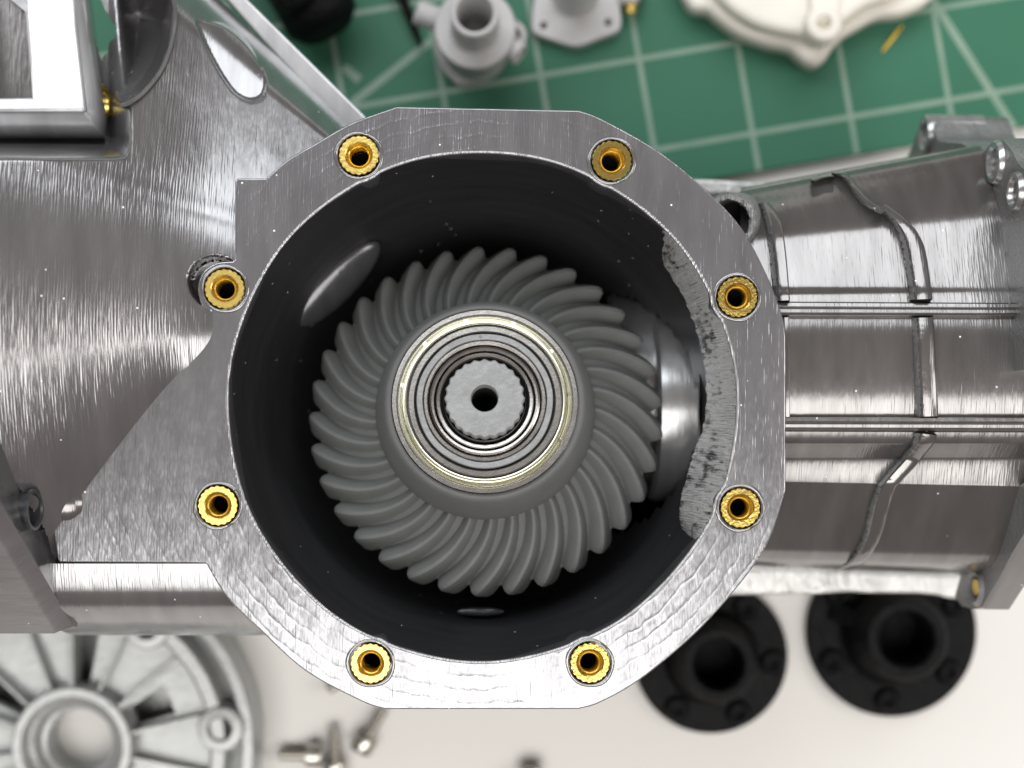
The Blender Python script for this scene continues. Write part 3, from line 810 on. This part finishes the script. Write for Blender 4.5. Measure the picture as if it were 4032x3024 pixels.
for i in range(11):
    a0 = 2 * math.pi * i / 11 + 1.25; V, Fc = arc_ring(7.46, 7.60, zb - 0.4, zb - 0.12, a0, a0 + 2 * math.pi / 11 - 0.05)
    mobj("snap_segment", V, Fc, M_SHIELD, B1, 30, world=False)
loc_lathe("shield", [(7.70, zb - 0.34), (7.36, zb - 0.30), (7.26, zb - 0.12), (7.08, zb - 0.06), (6.94, zb - 0.10), (6.90, zb - 0.4)], M_SHIELD, B1, -3)
loc_lathe("inner_race", [(6.82, zb - 0.5), (6.80, zb - 0.08), (6.70, zb), (6.28, zb), (6.18, zb - 0.1), (6.16, zb - 3)], M_STEEL, B1, -3)
loc_lathe("painted_shade", [(8.0, zb - 0.55), (5.2, zb - 0.55)], M_SHADE, B1, -3)  # near-black disc painting the shade between the races
SPR = thing_axis("spacer_ring", -3)
tag(SPR, "thin light grey plastic spacer ring between the two bearings", "spacer ring")
loc_lathe("spacer_body", [(6.02, -4), (6.02, -1.2), (5.96, -1.12), (5.52, -1.12), (5.47, -1.2), (5.47, -4)], M_LGREY, SPR, -3,
          rfun=lambda i, r, a: r + 0.02 * math.sin(7 * a))
mobj("seam_bump", *[lst if k else [(x - 0.35, y + 5.74, z + 1.88) for x, y, z in lst] for k, lst in enumerate(lathe([(0.01, 0.14), (0.10, 0.10), (0.16, 0.0), (0.17, -0.2)], 10))], M_LGREY, SPR, 60, world=False)
B2 = thing_axis("ball_bearing", -3)
tag(B2, "small inner steel ball bearing around the splined shaft end", "bearing", "bearings on the gear axis")
zb = -1.15
loc_lathe("outer_race", [(5.42, zb - 3), (5.42, zb - 0.1), (5.34, zb), (5.10, zb), (5.02, zb - 0.1), (5.0, zb - 0.5)], M_STEEL, B2, -3)
loc_lathe("shield", [(5.0, zb - 0.45), (4.92, zb - 0.28), (4.86, zb - 0.08), (4.70, zb + 0.02), (4.52, zb + 0.0), (4.42, zb - 0.14), (4.40, zb - 0.5)], M_STEEL, B2, -3)
loc_lathe("inner_race", [(4.32, zb - 0.5), (4.30, zb - 0.1), (4.22, zb - 0.02), (3.98, zb - 0.06), (3.88, zb - 0.3), (3.84, zb - 3)], M_STEEL, B2, -3)
loc_lathe("painted_shade", [(5.3, zb - 0.5), (3.4, zb - 1.6)], M_SHADE, B2, -3)  # sloped near-black disc, painted shade below the small races
SH = thing_axis("splined_shaft", -4)
tag(SH, "light grey splined shaft end with black centre hole inside the small bearing", "shaft")
NS = 24
loc_lathe("spline", [(3.52, -2.2), (3.52, -0.14), (3.40, 0.0), (2.9, 0.03), (2.0, 0.02), (1.34, 0.05), (1.22, 0.0), (1.16, -0.12), (1.16, -9), (0.01, -9)], M_LGREY, SH, -4, 240,
          rfun=lambda i, r, a: r - (0.15 * (0.5 - 0.5 * math.cos(NS * a)) if i < 3 else 0), smooth=40)
loc_lathe("shoulder", [(3.60, -1.0), (3.62, -1.2), (3.62, -5)], M_LGREY, SH, -4)
loc_lathe("centre_hole_shade", [(1.10, -1.2), (1.10, -8.9), (0.01, -8.9)], M_SHADE, SH, -4)  # near-black liner painting shade into the grey bore

# ------------------------------------------------------------------ parts lying on the mat (top of the photo)
b0 = at(1872, 205, MZ)
BU = empty("flanged_bushing", b0)
tag(BU, "grey flanged bushing with upright tube and side lugs on the green mat", "bushing")
k5 = (D + 50) / F
V, Fc = lathe([(0.01, 5), (4.0, 5.2), (4.2, 7.0), (4.6, 8.2), (4.9, 8.6), (4.95, 9.8), (4.75, 10.2), (3.05, 10.2), (2.9, 10.4), (2.85, 16.6), (2.6, 16.9), (2.25, 16.8), (2.1, 16.4), (2.1, 3)], 72)
mobj("tube_body", [(x + b0[0], y + b0[1] + 0.3, z + MZ) for x, y, z in V], Fc, M_BGREY, BU)
V, Fc = lathe([(4.1, 0.3), (4.1, 6)], 40)
mobj("base_drum", [(x + b0[0], y + b0[1], z + MZ) for x, y, z in V], Fc, M_BGREY, BU)
bo = [(b0[0] + x, b0[1] + y) for x, y in cr([(-4.6, -1.6), (-2.6, -4.1), (-1.4, -4.3), (1.8, -3.6), (4.9, 0.8), (5.4, 3.2), (3.0, 5), (-3, 5), (-5, 2.5)], 5, True)]
plate("base_flange", [bo], MZ + 0.03, MZ + 1.6, M_BGREY, BU, bevel=0.2)
def lug(px, py, z, r, L, dirn, name="side_lug", hole=True, mat=M_BGREY, parent=None):
    p = [(0.01, 0), (r, 0), (r, L - 0.2), (r - 0.2, L)]
    p += [(r * 0.55, L), (r * 0.5, L - 1.5), (0.01, L - 1.5)] if hole else [(0.01, L)]
    V, Fc = lathe(p, 32)
    return mobj(name, place(V, at(px, py, z), dirn), Fc, mat, parent)
lug(1960, 160, -54, 1.5, 3.4, (0.75, -0.5, 0.15), parent=BU)
lug(2000, 140, -57, 1.7, 2.6, (0.3, -0.25, 1), parent=BU)
lug(1735, 80, -54, 1.5, 3.2, (-0.85, 0.25, 0.15), parent=BU)
TF = empty("tube_flange", at(2264, 10, MZ))
tag(TF, "grey kite shaped flange with upright tube, cut by the photo's top edge", "flange")
outl = cr([(2125, -180), (2104, -20), (2093, 120), (2112, 150), (2180, 176), (2240, 194), (2285, 194), (2350, 168), (2420, 142), (2440, 108), (2432, 0), (2420, -180)], 4)
hl = [circ(*at(2138, 116, MZ)[:2], 0.42, 20), circ(*at(2389, 104, MZ)[:2], 0.42, 20)]
plate("base_plate", [pxy(outl, MZ)] + hl, MZ + 0.03, MZ + 2.0, M_BGREY, TF, bevel=0.25)
c = at(2262, 22, MZ)
V, Fc = lathe([(3.9, 1.7), (3.0, 2.2), (2.85, 2.6), (2.8, 13.5), (2.6, 13.8), (2.3, 13.7), (2.15, 13.2), (2.15, 2)], 64)
mobj("tube", [(x + c[0], y + c[1] + 0.8, z + MZ) for x, y, z in V], Fc, M_BGREY, TF)
c = at(2478, 22, MZ)
NUT = empty("hex_nut", c)
tag(NUT, "small brassy hex nut on a threaded stud beside the grey flange", "nut")
V, Fc = lathe([(0.6, 0.4), (1.7, 0.4), (1.75, 0.8), (1.75, 2.6), (1.55, 2.9), (0.8, 2.9), (0.7, 2.6)], 6)
V = [(x, z, y + 1.7) for x, y, z in V]
mobj("nut_body", [(x + c[0], y + c[1] - 1.0, z + MZ) for x, y, z in V], Fc, M_SCREW, NUT, 0)
V, Fc = lathe([(0.01, 0), (0.75, 0.1), (0.75, 7), (0.01, 7)], 24)
mobj("stud", [(x + c[0], z + c[1] - 1.6, y + 1.7 + MZ) for x, y, z in V], Fc, M_BRASS, NUT)
CC = empty("cream_cover", at(3190, -150, MZ))
tag(CC, "cream plastic cover with scalloped edge and rounded screw lug on the mat", "cover")
cov = cr([(2640, -220), (2660, -80), (2695, 0), (2727, 42), (2785, 50), (2822, 80), (2904, 139), (3012, 180), (3100, 198), (3138, 226), (3170, 252), (3208, 262), (3246, 240), (3278, 192), (3316, 152), (3391, 108), (3455, 75), (3550, 63), (3613, 38), (3664, 0), (3720, -90), (3740, -220)], 5)
plate("cover_plate", [pxy(cov, MZ + 3)], MZ + 0.03, MZ + 4.0, M_CREAM, CC, bevel=1.1, bres=4, smooth=60)
dome = cr([(2760, -260), (2790, -60), (2850, 30), (2960, 105), (3080, 140), (3180, 150), (3290, 115), (3400, 40), (3500, 0), (3600, -100), (3640, -260)], 5)
plate("cover_dome", [pxy(dome, MZ + 5)], MZ + 3.5, MZ + 6.4, M_CREAM, CC, bevel=1.2, bres=4, smooth=60)
V, Fc = lathe([(2.3, 0.3), (2.35, 7.2), (2.1, 7.8), (1.75, 7.95), (1.0, 7.9), (0.8, 7.5), (0.75, 6.4), (0.01, 6.3)], 48)
c = at(3240, 96, MZ + 7)
mobj("screw_lug", [(x + c[0], y + c[1], z + MZ) for x, y, z in V], Fc, M_CREAM, CC, 50)
plate("lug_web", [pxy([(3185, -120), (3188, 90), (3300, 80), (3322, -120)], MZ + 7)], MZ + 5.2, MZ + 7.6, M_CREAM, CC, bevel=0.5)
TB = empty("black_tool_grip", at(1120, -120, MZ))
tag(TB, "black tool grip lying at the top edge of the mat, mostly out of frame", "tool")
V, Fc = lathe([(0.01, -9), (3.2, -9), (4.6, -7.5), (5.0, 0), (5.0, 60), (0.01, 60)], 40)
mobj("grip", place(V, (at(1165, -35, MZ + 5)[0], at(1165, -35, MZ + 5)[1] + 3, MZ + 5.1), (-0.45, 0.9, 0)), Fc, M_BLACK, TB, 50)
plate("grip_guard", [pxy([(1010, -260), (1040, -60), (1090, 40), (1150, 72), (1230, 40), (1300, -40), (1330, -260)], MZ + 8)], MZ + 6, MZ + 11, M_BLACK, TB, bevel=1.5)
PN = empty("black_pick", at(1655, 190, MZ))
tag(PN, "thin black pointed pick lying on the mat beside the bushing", "pick")
V, Fc = lathe([(0.01, 0), (0.28, 0.4), (0.5, 2.5), (0.62, 6), (0.9, 7.5), (0.95, 16), (0.01, 16)], 20)
p0 = at(1660, 192, MZ)
mobj("pick_body", place(V, (p0[0], p0[1], MZ + 0.98), (-0.36, 0.93, 0.03)), Fc, M_BLACK, PN, 60)
YS = []
V, Fc = [], []
for i in range(9):
    t = i / 8; 
    for j in range(4):
        s_ = j / 3 - 0.5; wd = 2.6 * math.sin(math.pi * (0.08 + 0.86 * t))
        x, y, _ = at(3475 + 75 * t, 195 - 85 * t, MZ)
        V.append((x + s_ * wd * 0.6, y + s_ * wd, MZ + 0.05 + 0.35 * math.sin(3 * t + 2 * s_) ** 2))
nv = len(V); V += [(x, y, z + 0.12) for x, y, z in V]
for i in range(8):
    for j in range(3):
        a = i * 4 + j; Fc += [(a, a + 1, a + 5, a + 4), (a + nv, a + 4 + nv, a + 5 + nv, a + 1 + nv)]
o = mobj("plastic_shaving", V, Fc, M_YELLOW, None, 60)
tag(o, "small yellow plastic shaving on the mat below the cream cover", "shaving")

# ------------------------------------------------------------------ parts lying on the table (bottom of the photo)
vz = TZ
kv = (D + 52) / F
vc = at(262, 2960, -52)
VC = empty("vented_cover", (vc[0], vc[1], TZ))
tag(VC, "light grey round vented cover with radial ribs, bottom left on the table", "cover")
def vcl(name, prof, mat=M_VENT, seg=120, smooth=35, rfun=None):
    V, Fc = lathe(prof, seg, rfun)
    return mobj(name, [(x + vc[0], y + vc[1], z + TZ) for x, y, z in V], Fc, mat, VC, smooth)
vcl("outer_rim", [(21.6, 0.05), (22.3, 0.6), (22.3, 7.6), (22.0, 8.2), (20.9, 8.3), (20.5, 7.8), (20.4, 5.6), (18.9, 5.4)])
def ringw(i, r, a):
    return r
vcl("inner_rim", [(19.05, 5.3), (19.0, 8.4), (18.7, 9.0), (17.3, 9.0), (16.9, 8.6), (16.8, 6.0)])
# dish with vent windows
def sector(a0, a1, r0, r1, n=6):
    P = [(r1 * math.cos(lerp(a0, a1, i / n)), r1 * math.sin(lerp(a0, a1, i / n))) for i in range(n + 1)]
    P += [(r0 * math.cos(lerp(a1, a0, i / n)), r0 * math.sin(lerp(a1, a0, i / n))) for i in range(n + 1)]
    return [(x + vc[0], y + vc[1]) for x, y in P]
rd = math.radians
outer_c = circ(vc[0], vc[1], 17.2, 96); hub_c = circ(vc[0], vc[1], 6.6, 48)
wins = [sector(rd(a), rd(a + 11), 7.4, 15.6) for a in (79, 199, 319)] + [sector(rd(a), rd(a + 17), 7.7, 12.6) for a in (17, 137, 257)] + [sector(rd(a), rd(a + 24), 7.6, 14.0) for a in (143 - 4 + 26, 45 + 240 - 60, 345)]
wins = wins[:6]
plate("vent_dish", [outer_c, hub_c] + wins, TZ + 4.2, TZ + 6.0, M_VENT, VC, bevel=0.12)
vcl("hub_ring", [(7.6, 5.6), (7.5, 8.4), (7.2, 8.9), (6.3, 8.9), (5.9, 8.5), (5.8, 7.2), (5.2, 7.0), (4.9, 6.6), (4.7, 5.4), (4.1, 5.2), (4.05, 0.6)])
V, Fc = lathe([(21.3, 0.04), (4.2, 0.04), (4.2, 0.6), (21.3, 0.6)], 96)
mobj("back_plate", [(x + vc[0], y + vc[1], z + TZ) for x, y, z in V], Fc, M_VENT, VC)
for a, wd in ((112, 0.5), (92, 0.9), (65, 0.5), (40, 0.9), (13, 0.45), (-12, 0.5), (138, 0.5), (162, 0.9), (188, 0.5), (-38, 0.6), (-64, 0.5), (-90, 0.9), (214, 0.5), (240, 0.5)):
    ca, sa = math.cos(rd(a)), math.sin(rd(a))
    V = []
    for (r, h0, h1) in ((7.0, 5.0, 8.3), (17.0, 5.0, 7.4)):
        for s_, hh in ((-1, h0), (-0.8, h1), (0.8, h1), (1, h0)):
            x, y = r * ca - s_ * wd / 2 * sa, r * sa + s_ * wd / 2 * ca; V.append((x + vc[0], y + vc[1], TZ + hh))
    mobj("radial_rib", V, [(0, 1, 5, 4), (1, 2, 6, 5), (2, 3, 7, 6), (0, 3, 2, 1), (4, 5, 6, 7)], M_VENT, VC, 30)
for (px, py) in ((572, 2472), (863, 2876), (150, 2350)):
    x, y, _ = at(px, py, -53)
    V, Fc = lathe([(2.9, 5.2), (2.85, 9.0), (2.6, 9.5), (1.6, 9.6), (1.35, 9.3), (1.3, 4), (0.01, 3.9)], 40)
    mobj("screw_eye", [(x + X_, y + Y_, z + TZ) for X_, Y_, z in V], Fc, M_VENT, VC)

# socket screws
def screw(name, tail, head, zt_, label):
    a = Vector(at(*tail, zt_)); b = Vector(at(*head, zt_)); dirn = (b - a).normalized()
    L = (b - a).length
    o = empty(name, (b.x, b.y, TZ)); tag(o, label, "screw", "socket head screws on the table")
    prof = [(0.01, 0), (0.55, 0.02)]
    z = 0.1
    while z < L - 0.2:
        prof += [(0.78, z + 0.1), (0.62, z + 0.25)]; z += 0.30
    prof += [(0.72, L)]
    V, Fc = lathe(prof, 24); V = place(V, a, dirn)
    mobj("shank", V, Fc, M_SCREW, o, 50)
    V, Fc = lathe([(0.7, L), (1.45, L + 0.02), (1.5, L + 0.2), (1.5, L + 1.8), (1.35, L + 2.0), (0.9, L + 2.0), (0.85, L + 1.0), (0.01, L + 0.95)], 32)
    mobj("head", place(V, a, dirn), Fc, M_SCREW, o, 40)
    return o
screw("socket_screw", (1512, 2790), (1447, 2905), -61.4, "steel socket screw lying slanted just below the round flange")
screw("socket_screw", (1311, 2866), (1317, 3000), -61.4, "steel socket screw pointing up, second of the pair at the bottom edge")
screw("socket_screw", (1098, 2972), (1205, 2974), -61.4, "steel socket screw lying level, pointing left beside the vented cover")
screw("socket_screw", (1290, 2716), (1400, 2650), -61.4, "steel socket screw with only its tip showing below the flange edge")
screw("socket_screw", (2092, 3180), (2090, 3070), -61.4, "steel socket screw whose head just enters at the bottom edge")

# black hub flanges
def hub_flange(px, py, rpx, a0, tab_a, label):
    c = at(px, py, TZ + 1)
    r = rpx * (D - TZ - 1) / F
    o = empty("hub_flange", (c[0], c[1], TZ)); tag(o, label, "hub flange", "black hub flanges on the table")
    V, Fc = lathe([(r - 0.2, 0.04), (r, 0.3), (r, 1.5), (r - 0.2, 1.75), (r * 0.62, 1.8), (r * 0.58, 2.2), (r * 0.55, 5.0), (r * 0.50, 6.0), (r * 0.47, 8.0), (r * 0.44, 8.4), (r * 0.34, 8.4), (r * 0.305, 8.0), (r * 0.30, 0.6), (0.01, 0.6)], 80)
    mobj("disc", [(x + c[0], y + c[1], z + TZ) for x, y, z in V], Fc, M_BLACK, o)
    for i in range(6):
        a = rd(a0 + 60 * i); x, y = c[0] + r * 0.80 * math.cos(a), c[1] + r * 0.80 * math.sin(a)
        V, Fc = lathe([(1.75, 1.6), (1.5, 2.2), (1.2, 2.6), (0.75, 2.5), (0.6, 2.2), (0.58, 1.2), (0.01, 1.1)], 28)
        mobj("bolt_boss", [(x + X_, y + Y_, z + TZ) for X_, Y_, z in V], Fc, M_BLACK, o)
    ca, sa = math.cos(rd(tab_a)), math.sin(rd(tab_a))
    V = []
    for rr, h1 in ((r * 0.5, 5.2), (r * 0.78, 2.6)):
        for s_ in (-1.0, 1.0):
            for hh in (1.6, h1): V.append((c[0] + rr * ca - s_ * 1.1 * sa, c[1] + rr * sa + s_ * 1.1 * ca, TZ + hh))
    mobj("web", V, [(0, 1, 3, 2), (4, 6, 7, 5), (1, 5, 7, 3), (0, 4, 5, 1), (2, 3, 7, 6)], M_BLACK, o, 20)
    return o
hub_flange(2796, 2583, 302, -4, 165, "black round hub flange partly under the port flange, left of two")
hub_flange(3507, 2486, 333, -35, 160, "black round hub flange below the transmission case, right of two")
